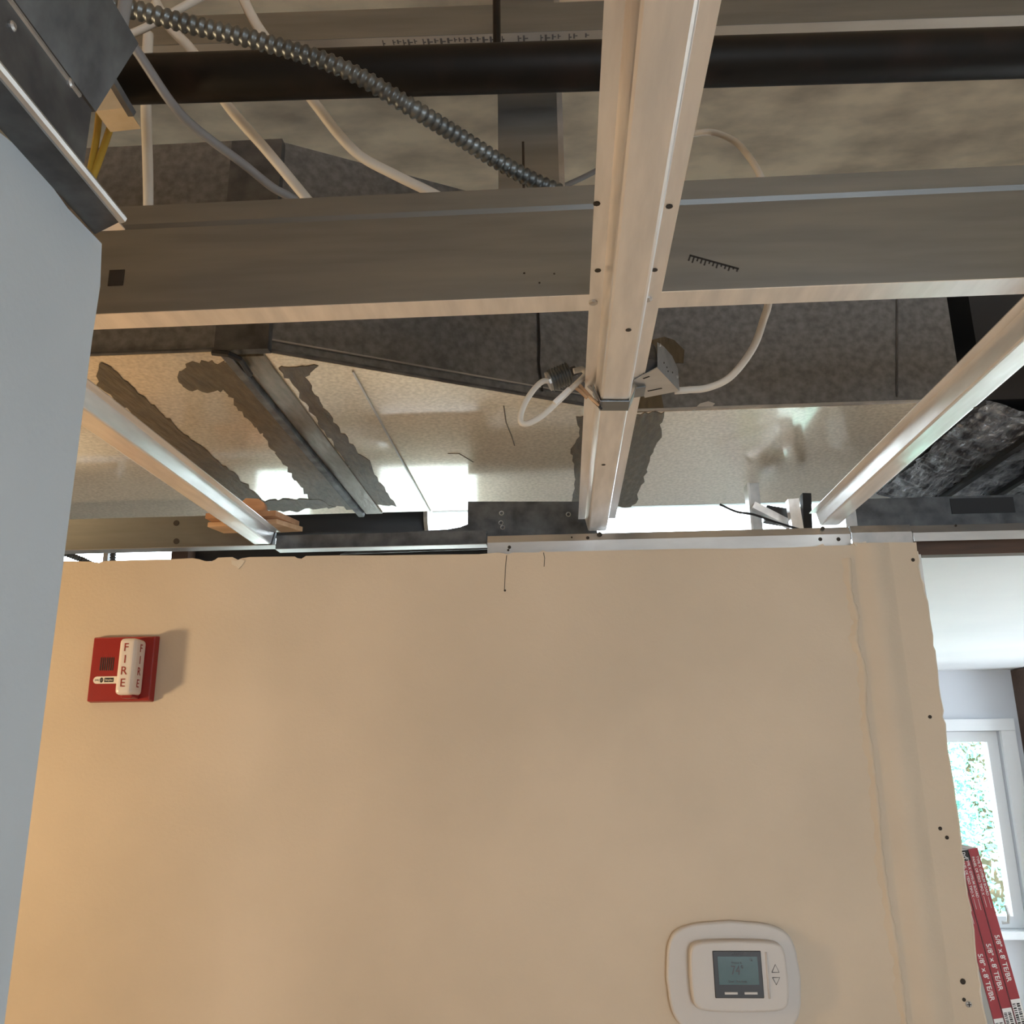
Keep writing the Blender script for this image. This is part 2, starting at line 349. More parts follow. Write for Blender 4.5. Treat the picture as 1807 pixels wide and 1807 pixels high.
# shallow upper runner channel beyond the pipe
A = P(270, 80, z=2.58); B = P(1807, 26, z=2.58)
t = thing('runner_channel', 'shallow grey runner channel with printed flange above the black pipe', 'channel')
sl = (B.y-A.y)/(B.x-A.x); ya = A.y+sl*(-2.9-A.x)
cbar('channel_body', -2.9, 2.9, cprofile(ya, 2.58, 2.622, .031, .006, .0013), 'galv_joist', t, dy=sl*5.8)
fm = MB().loft([[(x_, ya+sl*(x_+2.9)+.0005, 2.5795), (x_, ya+sl*(x_+2.9)+.0305, 2.5795), (x_, ya+sl*(x_+2.9)+.0305, 2.5799), (x_, ya+sl*(x_+2.9)+.0005, 2.5799)] for x_ in (-2.9, 2.9)]).build('bottom_flange', 'galv_light', t)
# faded stencilled print on that flange
rnd = random.Random(5); pm = MB(); x_ = P(640, 72, z=2.579).x; xe = P(1040, 66, z=2.579).x
while x_ < xe:
    wd = rnd.uniform(.003, .007)
    if rnd.random() < .72:
        yy = ya+sl*(x_+2.9)+.004; hh = rnd.uniform(.006, .011)
        pm.box(x_, x_+wd*.4, yy, yy+hh, 2.5790, 2.5796); pm.box(x_, x_+wd, yy+hh*.4, yy+hh*.55, 2.5790, 2.5796)
    x_ += wd+.0018
pm.build('faded_print', 'ink_grey', t)

# black iron pipe
a = P(180, 142, z=2.42); c = P(1807, 93, z=2.42); dv = (c-a)
pip = thing('sprinkler_pipe', 'black iron pipe running level across the top above the joist', 'pipe')
pa = a+dv*((-2.9-a.x)/dv.x); pb = a+dv*((2.9-a.x)/dv.x)
MB().cyl(pa, pb, .0235, 28).build('pipe_body', 'black_iron', pip, smooth=True)
pc = a+dv*((P(885, 10, z=2.58).x-a.x)/dv.x)
MB().tube([pc+Vector((0, 0, .0)), pc+Vector((0, .0, ZDECK-pc.z))], .004, 8).build('hanger_rod', 'black_iron', pip)

# vertical hanger stud fixed to the deck
t = thing('hanger_stud', 'grey vertical steel stud hanging from the deck behind the conduit', 'stud')
xa = P(879, 250, y=.95).x; xb = P(993, 250, y=.95).x
pr = [(xa, .95), (xb, .95), (xb, .985), (xb-.0015, .985), (xb-.0015, .9515), (xa+.0015, .9515), (xa+.0015, .985), (xa, .985)]
MB().loft([[(u, v, z_) for u, v in pr] for z_ in (2.32, ZDECK)]).build('stud_web', 'galv_joist', t)
MB().loft([[(xb-.006, .949, z_), (xb+.001, .949, z_), (xb+.001, .9505, z_), (xb-.006, .9505, z_)] for z_ in (2.32, ZDECK)]).build('stud_edge', 'galv', t)
MB().box(xa+.030, xa+.033, .9492, .9502, 2.42, 2.50).build('slot', 'hole', t)

# ------------------------------------------------------------------ main duct
ZD = 2.26; ZT = 2.58
XL, XR = -2.9, 2.9
x1, yl = -.385, 1.02; x2, yr = .10, 1.276; yf = 1.80
du = thing('air_duct', 'long rectangular sheet metal air duct tapering beside the middle furring channel', 'duct')
plan = [(XL, yl), (x1, yl), (x2, yr), (XR, yr)]
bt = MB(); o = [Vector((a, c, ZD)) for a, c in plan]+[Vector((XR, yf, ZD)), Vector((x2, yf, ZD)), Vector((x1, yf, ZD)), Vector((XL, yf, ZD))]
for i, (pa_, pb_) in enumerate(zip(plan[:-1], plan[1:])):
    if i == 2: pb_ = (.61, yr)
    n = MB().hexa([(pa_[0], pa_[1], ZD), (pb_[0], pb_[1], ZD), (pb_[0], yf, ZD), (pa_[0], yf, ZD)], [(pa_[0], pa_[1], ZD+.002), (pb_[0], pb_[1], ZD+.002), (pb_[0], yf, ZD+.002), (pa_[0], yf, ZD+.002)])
    n.build('bottom_panel', 'duct_steel_lit', du)
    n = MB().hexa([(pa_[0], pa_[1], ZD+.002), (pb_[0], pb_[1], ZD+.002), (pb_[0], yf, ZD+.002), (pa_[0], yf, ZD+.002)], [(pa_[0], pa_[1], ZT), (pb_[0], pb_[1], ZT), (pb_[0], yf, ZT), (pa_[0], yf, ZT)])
    n.build('side_panel', 'duct_side_shade', du)
# folded lower edge along the tapered side (bright line) and right side
for (pa_, pb_, m_) in (((x1, yl), (x2, yr), 'galv_dark'), ((x2, yr), (.56, yr), 'galv'), ((XL, yl), (x1, yl), 'galv_dark')):
    MB().tube([(pa_[0], pa_[1]-.001, ZD+.003), (pb_[0], pb_[1]-.001, ZD+.003)], .003, 6).build('edge_fold', m_, du)
MB().tube([(x1, yl-.002, ZD+.018), (x2, yr-.002, ZD+.018)], .0015, 6).build('edge_fold', 'galv', du)
# transverse joint at x1: drive cleat standing proud, flat band, mastic
MB().box(x1-.044, x1-.030, yl-.006, yf, ZD-.010, ZD+.002).build('joint_cleat', 'galv_dark', du, bevel=.003)
MB().box(x1-.028, x1+.008, yl+.01, yf, ZD-.003, ZD+.001).build('joint_band', 'mastic_grey', du, bevel=.001)
MB().box(x1-.05, x1+.02, yl-.012, yl+.002, ZD-.004, ZT-.01).build('joint_flange', 'galv_dark', du)
MB().tube([(x1-.052, yl-.010, ZD-.006), (x1-.030, yl-.012, ZD-.010), (x1-.02, yl+.0, ZD-.011), (x1-.024, yl+.05, ZD-.010)], .004, 6).build('cleat_tail', 'black', du)
# standing fold
MB().box(-.276, -.2735, 1.09, yf, ZD-.003, ZD+.001).build('fold_line', 'galv_light', du)
for pts in (((950, 550), (952, 600), (951, 640), (957, 690)),):
    pts3 = []
    for a, c in pts:
        d = FW+RT*((a-903.5)/FPX)-UP*((c-903.5)/FPX); k = (yr-yl)/(x2-x1); tt = (yl-k*x1)/(d.y-k*d.x); pts3.append(Vector((0, 0, CZ))+d*(tt*.998))
    MB().tube(pts3, .0016, 5).build('side_seam', 'black', du)
for a in (1583,):
    MB().tube([P(a, c, y=yr-.001) for c in (520, 600, 700)], .0016, 5).build('side_seam', 'galv_dark', du)
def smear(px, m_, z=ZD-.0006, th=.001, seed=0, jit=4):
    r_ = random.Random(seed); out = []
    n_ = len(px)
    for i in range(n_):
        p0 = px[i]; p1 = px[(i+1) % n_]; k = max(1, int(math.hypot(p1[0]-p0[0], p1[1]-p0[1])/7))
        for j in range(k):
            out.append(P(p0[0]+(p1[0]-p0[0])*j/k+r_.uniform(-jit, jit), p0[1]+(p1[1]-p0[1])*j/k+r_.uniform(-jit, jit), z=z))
    return MB().extrude(out, (0, 0, th)).build('dark_smear', m_, du)
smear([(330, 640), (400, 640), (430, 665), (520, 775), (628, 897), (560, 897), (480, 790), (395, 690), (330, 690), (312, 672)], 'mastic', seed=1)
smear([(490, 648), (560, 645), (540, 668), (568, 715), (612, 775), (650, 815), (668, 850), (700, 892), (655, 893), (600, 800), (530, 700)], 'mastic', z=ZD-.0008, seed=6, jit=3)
smear([(172, 640), (190, 645), (330, 770), (470, 885), (560, 880), (590, 897), (450, 905), (380, 860), (250, 745), (172, 680)], 'mastic', z=ZD-.0012, th=.0004, seed=2, jit=3)  # dark band beside the left channel, drawn in the mastic colour
smear([(1018, 735), (1050, 735), (1050, 900), (1010, 900), (1014, 830), (1008, 790), (1022, 770)], 'mastic', seed=3, jit=3)
smear([(1050, 735), (1172, 728), (1164, 750), (1170, 768), (1150, 800), (1136, 850), (1118, 893), (1054, 895)], 'mastic', z=ZD-.0009, seed=4, jit=3)
# patch of bare scraped sealant on the taper side above
def sidepatch(px, m_):
    k = (yr-yl)/(x2-x1)
    return MB().extrude([P(a, c, y=yr-.002) for a, c in px], (0, .0015, 0)).build('sealant_patch', m_, du)
sidepatch([(1150, 600), (1172, 594), (1190, 600), (1208, 618), (1206, 640), (1170, 640), (1150, 630)], 'mastic')
sidepatch([(1130, 700), (1166, 690), (1172, 724), (1120, 728)], 'mastic')
sidepatch([(1225, 722), (1235, 712), (1250, 708), (1262, 712), (1256, 718), (1236, 720), (1222, 725)], 'galv_light')
# scratches on the bottom panel
for pts in ([(889, 716), (893, 745), (903, 770), (908, 786)], [(790, 800), (810, 800), (835, 815)]):
    MB().tube([P(a, c, z=ZD) for a, c in pts], .0011, 5).build('scratch', 'mastic', du)

# crumpled foil-wrapped duct at right
fd = thing('foil_duct', 'dark crumpled foil wrapped duct right of the slanting channel', 'duct')
bm = MB(); nx, ny = 40, 46; r_ = random.Random(11)
X0, X1, Y0, Y1 = .655, 1.6, 1.30, 1.80
hgt = [[.0022*math.sin(i*1.9+j*.25)+.0022*r_.uniform(-1, 1)+.0016*math.sin(j*.5-i*.6) for j in range(ny+1)] for i in range(nx+1)]
vs_ = [(X0+(X1-X0)*i/nx, Y0+(Y1-Y0)*j/ny, 2.252+hgt[i][j]+(.02*(1-min(1, i/2.5)))) for i in range(nx+1) for j in range(ny+1)]
bm.add(vs_, [(i*(ny+1)+j, (i+1)*(ny+1)+j, (i+1)*(ny+1)+j+1, i*(ny+1)+j+1) for i in range(nx) for j in range(ny)])
bm.build('foil_wrap', 'foil', fd)
MB().box(X0, X1, Y0, Y1, 2.272, 2.52).build('void_block', 'black', fd)  # black block painted in for the dark void above the foil
for x_ in (.76, .86):
    MB().box(x_, x_+.012, Y0, Y1, 2.240, 2.249).build('tape_strip', 'black', fd)

# ------------------------------------------------------------------ wall head framing
h1 = thing('header_beam', 'brownish steel header beam above the fire alarm, two bolt holes', 'beam')
xm = P(487, 940, y=1.57).x
cbar('beam_web', -2.9, xm, cprofile(1.57, 2.1384, 2.1975, .032, .008, .0014), 'galv_joist', h1)
MB().box(-2.9, xm, 1.5695, 1.601, 2.1372, 2.1381).build('bottom_flange', 'galv_light', h1)
for a, c in ((311, 923), (311, 955)): q = P(a, c, y=1.5695); MB().cyl((q.x, 1.569, q.z), (q.x, 1.575, q.z), .0055, 14).build('bolt_hole', 'hole', h1)
h2 = thing('header_stud', 'low dark steel header running behind the top of the tan wall', 'stud')
xe = P(858, 950, y=1.57).x
cbar('stud_web', xm+.0001, xe, cprofile(1.572, 2.1310, 2.1560, .03, .006, .0013), 'galv_dark', h2)
MB().box(xm+.0001, xe, 1.5715, 1.60, 2.1296, 2.1306).build('bottom_flange', 'galv_light', h2)
# grey top track on the wall
tr_ = thing('wall_track', 'grey steel top track on the tan wall under the middle channel', 'track')
xs0 = P(860, 950, y=1.518).x; xs1 = P(1500, 945, y=1.518).x
def track(x0, x1, y, zl, zt, m_, par, dz=0):
    pr = [(y, zl), (y, zt), (y+.006, zt+.0135), (y+.04, zt+.0135), (y+.04, zt+.012), (y+.007, zt+.012), (y+.0014, zt-.001), (y+.0014, zl)]
    return MB().loft([[(x0, a, z_) for a, z_ in pr], [(x1, a, z_+dz) for a, z_ in pr]]).build('track_body', m_, par)
track(xs0, P(1052, 950, y=1.518).x, 1.517, 2.04, 2.1190, 'galv_light', tr_)
track(P(1050, 950, y=1.518).x, xs1, 1.5162, 2.04, 2.1190, 'galv_light', tr_)
for a, c, r in ((1058, 943, .0045), (1037, 949, .003), (1009, 948, .0015), (1452, 932, .0035), (1447, 952, .0035), (1479, 952, .0035), (899, 966, .003), (897, 971, .002)):
    q = P(a, c, y=1.518); screw(tr_, (q.x, 1.5172 if c > 955 or c == 952 else 1.519, q.z), (0, -1, 0), r, 'hole', 'screw_hole')
rt_ = thing('corner_track', 'grey cut track end at the right corner of the tan wall', 'track')
track(P(1503, 950, y=1.521).x, P(1610, 950, y=1.521).x, 1.5195, 2.04, 2.1215, 'galv', rt_)
rb = thing('door_header', 'shiny bluish steel header over the doorway at right', 'beam')
x0 = P(1611, 945, y=1.522).x
pr = [(1.520, 2.104), (1.520, 2.119), (1.530, 2.134), (1.575, 2.134), (1.575, 2.104), (1.573, 2.104), (1.573, 2.132), (1.531, 2.132), (1.5214, 2.118), (1.5214, 2.104)]
MB().loft([[(x_, a, z_) for a, z_ in pr] for x_ in (x0, 2.9)]).build('header_body', 'galv_light', rb)
for a, c in ((1686, 928),): q = P(a, c, y=1.526); screw(rb, (q.x, 1.5245, q.z), (0, -1, 0), .002, 'hole', 'screw_hole')
db = thing('ledger_beam', 'dark steel ledger beam with a black rectangular slot behind the doorway header', 'beam')
x0 = P(1512, 930, y=1.60).x
MB().box(x0, 2.9, 1.60, 1.63, 2.137, 2.205).build('beam_web', 'galv_dark', db)
a = P(1676, 880, y=1.599); c = P(1792, 904, y=1.599); MB().box(a.x, c.x, 1.5985, 1.602, c.z, a.z).build('slot', 'black', db)
MB().box(x0-.02, x0, 1.595, 1.64, 2.137, 2.20).build('end_clip', 'galv', db)

# things seen in the slot between duct and wall head
blk = thing('black_duct', 'black round duct lying in the gap behind the plywood shims', 'duct')
a = P(500, 915, y=2.60); c = P(752, 913, y=2.60)
a.z -= .008; MB().cyl((a.x-.5, 2.60, a.z), (c.x, 2.60, a.z), .053, 24).build('duct_body', 'black', blk, smooth=True)
MB().cyl((a.x, 2.60, a.z), (a.x, 2.60, ZDECK), .005, 8).build('hanger_rod', 'black_iron', blk)
MB().cyl((c.x, 2.60, a.z), (c.x+.012, 2.60, a.z), .055, 24).build('end_collar', 'galv_light', blk)
pl = thing('gusset_plate', 'dark steel plate with round rivets left of the middle channel', 'plate')
pp = [P(a, c, y=1.64) for a, c in ((826, 885), (1040, 885), (1060, 962), (600, 978), (700, 940), (757, 936), (790, 934), (812, 930), (825, 925))]
MB().extrude(pp, (0, .003, 0)).build('plate_body', 'galv_dark', pl)
for a, c in ((885, 906), (884, 923), (887, 931), (1003, 908)):
    q = P(a, c, y=1.64); o = MB().tube([(q.x+.004*math.cos(k*.5236), 1.6385, q.z+.004*math.sin(k*.5236)) for k in range(13)], .0011, 5).build('rivet', 'galv', pl)
bb = thing('black_rail', 'long black rail in the gap just above the torn wall edge', 'rail')
a = P(333, 966, y=1.72); c = P(872, 987, y=1.72)
MB().box(a.x, c.x, 1.72, 1.76, P(600, 988, y=1.72).z, P(600, 962, y=1.72).z).build('rail_body', 'black', bb)
MB().box(P(360, 980, y=1.72).x, P(850, 980, y=1.72).x, 1.719, 1.726, P(600, 989, y=1.72).z, P(600, 985, y=1.72).z).build('rail_edge', 'white_paint', bb)
wbk = thing('wood_post', 'brown wood post end in the gap left of the black rail', 'post')
a = P(303, 972, y=1.68); c = P(331, 990, y=1.68); MB().box(a.x, c.x, 1.68, 1.715, 0, a.z+.01).build('post_body', 'brown_wood', wbk)
for k, (lab, pts) in enumerate((('short dark coiled conduit lying at the far left end of the wall top', ((100, 972), (125, 980), (150, 990), (170, 1000))), ('short dark coiled conduit standing upright behind the wall top', ((202, 960), (200, 975), (199, 1000))))):
    o = thing('flexible_conduit', lab, 'conduit'); p3 = spline([P(a, c, y=1.66) for a, c in pts], 24); p3 += [Vector((p3[-1].x, 1.66, p3[-1].z-.02*j)) for j in range(1, 400) if p3[-1].z-.02*j > 0]
    MB().tube(p3, .005, 8, lambda i: .0062 if i % 4 < 2 else .0044).build('armour', 'galv_dark', o, smooth=True)
o = thing('gap_stud', 'thin grey stud edge in the gap left of the wood block', 'stud')
a = P(186, 975, y=1.70); MB().box(a.x-.004, a.x+.006, 1.70, 1.73, 0, a.z+.02).build('stud_body', 'galv', o)
# brace cluster right of the bright opening
o = thing('brace_stud', 'grey upright stud at the right end of the bright slot', 'stud')
a = P(1322, 900, y=1.66); c = P(1346, 930, y=1.66); MB().box(a.x, c.x, 1.66, 1.69, 2.12, 2.30).build('stud_body', 'galv', o)
MB().box(a.x, a.x+.004, 1.655, 1.66, 2.12, 2.30).build('stud_lip', 'galv_light', o)
def bar(name, lab, cat, p0, p1, wd, m_, y=1.62, th=.02):
    o = thing(name, lab, cat); a = P(*p0, y=y); c = P(*p1, y=y); d = (c-a).normalized(); n = Vector((-d.z, 0, d.x))*wd
    MB().extrude([a+n, c+n, c-n, a-n], (0, th, 0)).build('bar_body', m_, o); return o
bar('diagonal_brace', 'tan diagonal brace running down to the right channel end', 'brace', (1330, 890), (1412, 932), .0065, 'galv_hat', 1.64)
bar('short_stud', 'short pinkish upright stud beside the right channel end', 'stud', (1400, 880), (1409, 935), .010, 'galv_hat', 1.60)
bar('dark_stud', 'dark upright stud between brace and right channel', 'stud', (1424, 870), (1426, 935), .008, 'black', 1.625)
bar('dark_bracket', 'dark bracket behind the diagonal brace', 'bracket', (1352, 905), (1395, 912), .016, 'galv_dark', 1.68)
o = tag(MB().tube(spline([P(a, c, y=1.60) for a, c in ((1270, 890), (1300, 903), (1330, 908), (1365, 920), (1410, 934))], 6), .0022, 6).build('black_wire', 'black'), 'thin black wire sagging across the bright slot', 'wire')

# plywood shims over the left channel end
def shim(name, lab, px, z, th, m_):
    o = thing(name, lab, 'shim', group='plywood shims')
    n = MB().extrude([P(a, c, z=z) for a, c in px], (0, 0, th)); n.build('shim_body', m_, o, bevel=.0006)
    return o
zs = ZF+.0016
shim('plywood_shim', 'lower pale plywood shim on the left channel end', [(366, 930), (404, 945), (534, 938), (488, 924)], zs, .009, 'ply_pale')
shim('plywood_shim', 'upper darker plywood shim stacked on the pale one', [(362, 915), (402, 938), (528, 929), (486, 910)], zs+.0095, .010, 'ply')
oct_ = [P(a, c, y=1.50) for a, c in ((428, 884), (434, 879), (456, 880), (466, 887), (471, 905), (462, 914), (430, 914), (425, 902))]
o = thing('plywood_offcut', 'eight-sided plywood offcut standing behind the shims', 'offcut')
MB().extrude(oct_, (0, .012, 0)).build('offcut_body', 'ply', o)

# ------------------------------------------------------------------ left wall head track
lt = thing('left_wall_track', 'dark steel track with highlighted bend along the top of the grey wall', 'track')
ye = .4905
MB().hexa([(-.305, -2.9, 2.0905), (-.281, -2.9, 2.0915), (-.281, ye, 2.0915), (-.305, ye+.012, 2.0905)], [(-.305, -2.9, 2.092), (-.281, -2.9, 2.093), (-.281, ye, 2.093), (-.305, ye+.012, 2.092)]).build('bottom_flange', 'galv_dark', lt)
MB().tube([(-.2805, -2.9, 2.0930), (-.2805, ye, 2.0930)], .0032, 8).build('lip_highlight', 'galv_light', lt)  # paler tube; highlight on the bend put into its colour
MB().box(-.2835, -.282, -2.9, .444, 2.093, 2.139).build('side_web', 'galv_dark', lt)
MB().tube([(-.282, -2.9, 2.1375), (-.282, .43, 2.1375)], .0016, 6).build('top_bend', 'galv', lt)
MB().box(-.305, -.2835, ye-.03, ye+.010, 2.0915, 2.0925).build('end_reflection', 'galv_hat', lt)  # paler strip; daylight reflected at the flange end put into its colour
for a, c in ((20, 46), (122, 146)): q = P(a, c, x=-.282); screw(lt, q, (1, 0, 0), .0028, 'screw', 'bolt_head')
ua = thing('wall_angle', 'dark steel angle above the grey wall track, top left corner', 'angle')
MB().hexa([(-.300, -2.9, 2.14), (-.281, -2.9, 2.14), (-.281, .447, 2.14), (-.300, .447, 2.14)], [(-.275, -2.9, 2.195), (-.262, -2.9, 2.195), (-.262, .452, 2.195), (-.275, .452, 2.195)]).build('angle_leg', 'galv_dark', ua)
a = P(175, 105, y=.47); c = P(232, 200, y=.52)
MB().tube([a, c], .0035, 5).build('angle_tail', 'galv_dark', ua)
# plaster block, yellow cables, orange glint modelled as a cap in the upper left
o = tag(MB().extrude([P(a, c, y=.70) for a, c in ((160, 120), (182, 118), (224, 190), (168, 196))], (0, .03, 0)).build('plaster_lump', 'plaster'), 'crumbly tan plaster lump beside the dark wall angle', 'plaster')
for k, (pts, lab) in enumerate(((((178, 150), (172, 230), (160, 300), (150, 360)), 'yellow cable hugging the dark wall angle'), (((215, 150), (196, 220), (176, 280), (150, 350)), 'yellow cable just right of the other yellow one'))):
    tag(MB().tube(spline([P(a, c, y=.80) for a, c in pts], 6), .0038, 8).build('yellow_cable', 'cable_yellow', smooth=True), lab, 'cable', 'yellow cables')
q = P(199, 36, y=.70); wn = thing('orange_glint', 'small orange glint modelled as a cap in the top left corner', 'glint')
MB().tube([q+Vector((0, 0, .016)), q+Vector((0, 0, .005)), q-Vector((0, 0, .008))], .005, 8, lambda i: (.0032, .005, .0056)[i]).build('cap', 'cable_yellow', wn)
MB().tube(spline([q, P(200, 52, y=.70), P(205, 67, y=.70)], 5), .0018, 6).build('added_lead', 'cable_yellow', wn)

# ------------------------------------------------------------------ cables
def yat(py): return .60+(py/185)*.07 if py < 185 else .67+(py-185)/165*.118
def cable(lab, pts, r, m_, ys=None, name='cable', flat=1):
    if callable(ys): p3 = [P(a, c, y=ys(c)) for a, c in pts]
    elif isinstance(ys, (list, tuple)): p3 = [P(a, c, y=yy) for (a, c), yy in zip(pts, ys)]
    else: p3 = [P(a, c, y=ys) for a, c in pts]
    o = MB().tube(spline(p3, 8), r, 10).build(name, m_, smooth=True)
    return tag(o, lab, 'cable', 'cables above the joist')
back = lambda c: .81 if c < 150 else .81+(c-150)/200*.07
cable('straight vertical white cable nearest the dark wall angle', [(262, 60), (258, 150), (258, 200), (261, 300), (262, 365), (263, 450)], .0060, 'cable_white', back)
cable('white cable slanting straight to the joist, between grey and curved ones', [(275, 5), (300, 48), (343, 95), (405, 190), (470, 265), (545, 355), (600, 420)], .0060, 'cable_white', back)
cable('white cable with a sharp bend ending near the joist middle', [(418, -30), (440, 20), (465, 62), (520, 135), (560, 188), (600, 240), (640, 278), (700, 310), (780, 350), (850, 395)], .0060, 'cable_white', back)
cable('thin grey cable hanging in front of the black pipe', [(212, 55), (240, 88), (300, 178), (345, 226), (430, 290), (480, 330), (520, 353), (580, 400)], .0044, 'cable_grey', yat)
cable('pale cable dropping from the top edge to the wall angle', [(225, -30), (220, 10), (212, 55), (198, 90), (183, 112)], .0042, 'cable_grey', .46)
cable('tan cable running sideways behind the conduit at top left', [(120, 80), (165, 76), (205, 68), (250, 52), (300, 25), (345, 0), (400, -30)], .0040, 'cable_white', .70)
cable('short grey cable emerging between hanger stud and middle channel', [(985, 332), (1010, 322), (1045, 305), (1090, 280)], .0035, 'cable_grey', 1.02)
cable('long white cable looping from the slotted bracket up past the joist to the deck', [(1190, 690), (1215, 688), (1250, 684), (1290, 664), (1328, 615), (1347, 565), (1357, 525), (1360, 430), (1345, 320), (1310, 262), (1285, 243), (1250, 233), (1200, 240), (1120, 250)], .0042, 'cable_white',
      [.975, .972, .968, .955, .93, .90, .87, .85, .90, .96, 1.0, 1.03, 1.05, 1.05])
# flexible armoured conduit
t = thing('armoured_conduit', 'long grey coiled metal conduit curving down to the hanger stud', 'conduit')
cp = [(90, -25), (160, 2), (240, 18), (330, 42), (440, 68), (560, 103), (640, 138), (720, 186), (800, 235), (880, 285), (940, 318), (990, 340), (1030, 362)]
p3 = [P(a, c, y=yat(c)) for a, c in cp]; raw = spline(p3, 40)
# resample evenly so the coil pitch is constant
out = [raw[0]]; acc = 0; step = .0019
for i in range(1, len(raw)):
    seg = raw[i]-raw[i-1]; Ls = seg.length; pos = step-acc
    while pos <= Ls: out.append(raw[i-1]+seg*(pos/Ls)); pos += step
    acc = Ls-(pos-step)
MB().tube(out, .006, 12, lambda i: .0085 if i % 4 < 2 else .0066).build('armour', 'conduit', t, smooth=True)

# ------------------------------------------------------------------ bracket, strap and connector on the middle channel
bk = thing('slotted_bracket', 'pale slotted steel bracket on the right side of the middle channel', 'bracket')
zb = ZF-.002
pl_px = [(1118, 672), (1160, 649), (1199, 690), (1138, 702)]
MB().extrude([P(a, c, z=zb) for a, c in pl_px], (0, 0, .0012)).build('slotted_plate', 'galv_light', bk)
for a0, a1 in (((1135, 668), (1146, 664)), ((1143, 690), (1168, 685))):
    p0, p1 = P(*a0, z=zb), P(*a1, z=zb); d = (p1-p0).normalized(); n = d.cross(Vector((0, 0, 1)))*.0011
    MB().extrude([p0+n, p1+n, p1-n, p0-n], (0, 0, -.0004)).build('slot', 'hole', bk)
up_px = [(1160, 649), (1160, 604), (1172, 612), (1186, 628), (1196, 650), (1199, 690)]
yb0 = P(1160, 649, z=zb).y; yb1 = P(1199, 690, z=zb).y
pts = []
for a, c in up_px: pts.append(P(a, c, y=yb0+(yb1-yb0)*(a-1160)/39))
MB().extrude(pts, (.0004, .0012, 0)).build('upright_plate', 'galv', bk)
for a, c in ((1171, 640), (1178, 655), (1186, 657), (1176, 648)):
    q = P(a, c, y=yb0+(yb1-yb0)*(a-1160)/39-.0005); MB().cyl(q, q+Vector((0, .0012, 0)), .0012, 6).build('rivet_hole', 'hole', bk)
q = P(1152, 628, y=yb0+.012); MB().cyl((q.x-.004, q.y, q.z-.014), (q.x-.004, q.y+.02, q.z+.016), .0105, 18).build('box_body', 'galv_dark', bk, smooth=False)
for a, c in ((1164, 609), (1195, 665)): q = P(a, c, y=yb0+(yb1-yb0)*(a-1160)/39-.001); screw(bk, q, (0, -1, 0), .0016)
# flat strap wrapped under the channel
st = thing('pipe_strap', 'flat grey metal strap wrapped under the middle channel', 'strap')
y0 = P(1080, 712, z=ZH).y; cx = .0655
pr = [(-.024, ZF-.004), (-.0165, ZH-.0012), (.0165, ZH-.0012), (.024, ZF-.006), (.036, ZF-.0035)]
rings = []
for k, (a, z_) in enumerate(pr):
    sk = -.006*(k-1.5)/2
    rings.append([(cx+a, y0-.011-sk, z_), (cx+a, y0+.016-sk, z_), (cx+a, y0+.016-sk, z_-.0012), (cx+a, y0-.011-sk, z_-.0012)])
MB().loft(rings).build('strap_body', 'galv_joist', st)
# armoured cable end and white cable loop left of the channel
YC = .955
ce = thing('cable_connector', 'ridged dark metal cable connector left of the middle channel', 'connector')
a = P(971, 672, y=YC); c = P(1006, 658, y=YC); n = 30
MB().tube([a+(c-a)*(k/n) for k in range(n+1)], .013, 14, lambda i: .0135 if i % 4 < 2 else .0118).build('ridged_body', 'conduit', ce, smooth=True)
MB().cyl(a+(a-c)*.12, a, .0115, 14).build('collar', 'galv', ce)
MB().cyl(c, c+(c-a)*.3, .006, 10).build('spigot', 'galv_dark', ce)
lp = [(1012, 655), (1028, 652), (1032, 662), (1010, 684), (985, 708), (955, 735), (930, 748), (919, 744), (920, 728), (930, 705), (945, 684), (958, 673), (968, 672)]
tag(MB().tube(spline([P(a, c, y=YC-.016+.002*k*.3) for k, (a, c) in enumerate(lp)], 8), .0034, 9).build('cable_loop', 'cable_white', smooth=True), 'loop of white cable hanging left of the middle channel', 'cable')
tag(MB().tube([P(a, c, y=YC-.019) for a, c in ((978, 711), (990, 700), (1005, 686))], .0030, 8).build('cable_sleeve', 'paper'), 'short pale sleeve on the white cable loop', 'sleeve')
for k, (pts, m_, lab) in enumerate(((((1020, 676), (1030, 688), (1045, 704), (1058, 716)), 'ply_pale', 'bare copper wire end beside the strap, lower one'),
                                  (((1032, 670), (1040, 682), (1050, 692), (1056, 708)), 'cable_white', 'stubby white wire end against the middle channel'),
                                  (((1010, 680), (1024, 690), (1036, 702)), 'ply_pale', 'tan wire end near the loop, leftmost one'),
                                  (((1026, 682), (1040, 700), (1062, 722)), 'black', 'thin black wire running under the strap'))):
    tag(MB().tube(spline([P(a, c, y=YC-.012) for a, c in pts], 5), .0022 if m_ != 'black' else .0015, 7).build('wire_end', m_, smooth=True), lab, 'wire', 'loose wire ends')

# ------------------------------------------------------------------ fire alarm
al = thing('fire_alarm', 'red square fire alarm with white strobe on the tan wall', 'fire alarm')
YA = D-.014
tl = P(165, 1123, y=YA); br = P(270, 1238, y=YA); x0, x1_, z1, z0 = tl.x, P(277, 1124, y=YA).x, tl.z, br.z
MB().hexa([(x0, D-.0005, z0), (x1_, D-.0005, z0), (x1_-.003, YA, z0+.002), (x0+.001, YA, z0+.002)], [(x0, D-.0005, z1), (x1_, D-.0005, z1), (x1_-.003, YA, z1-.002), (x0+.001, YA, z1-.002)]).build('red_housing', 'alarm_red', al, bevel=.002)
sx0 = P(206, 1180, y=YA-.036).x; sx1 = sx0+.030; sz1 = P(215, 1126, y=YA-.036).z; sz0 = P(215, 1226, y=YA-.036).z
MB().box(sx0, sx1, YA-.038, YA+.002, sz0, sz1).build('strobe_lens', 'alarm_white', al, bevel=.0075)
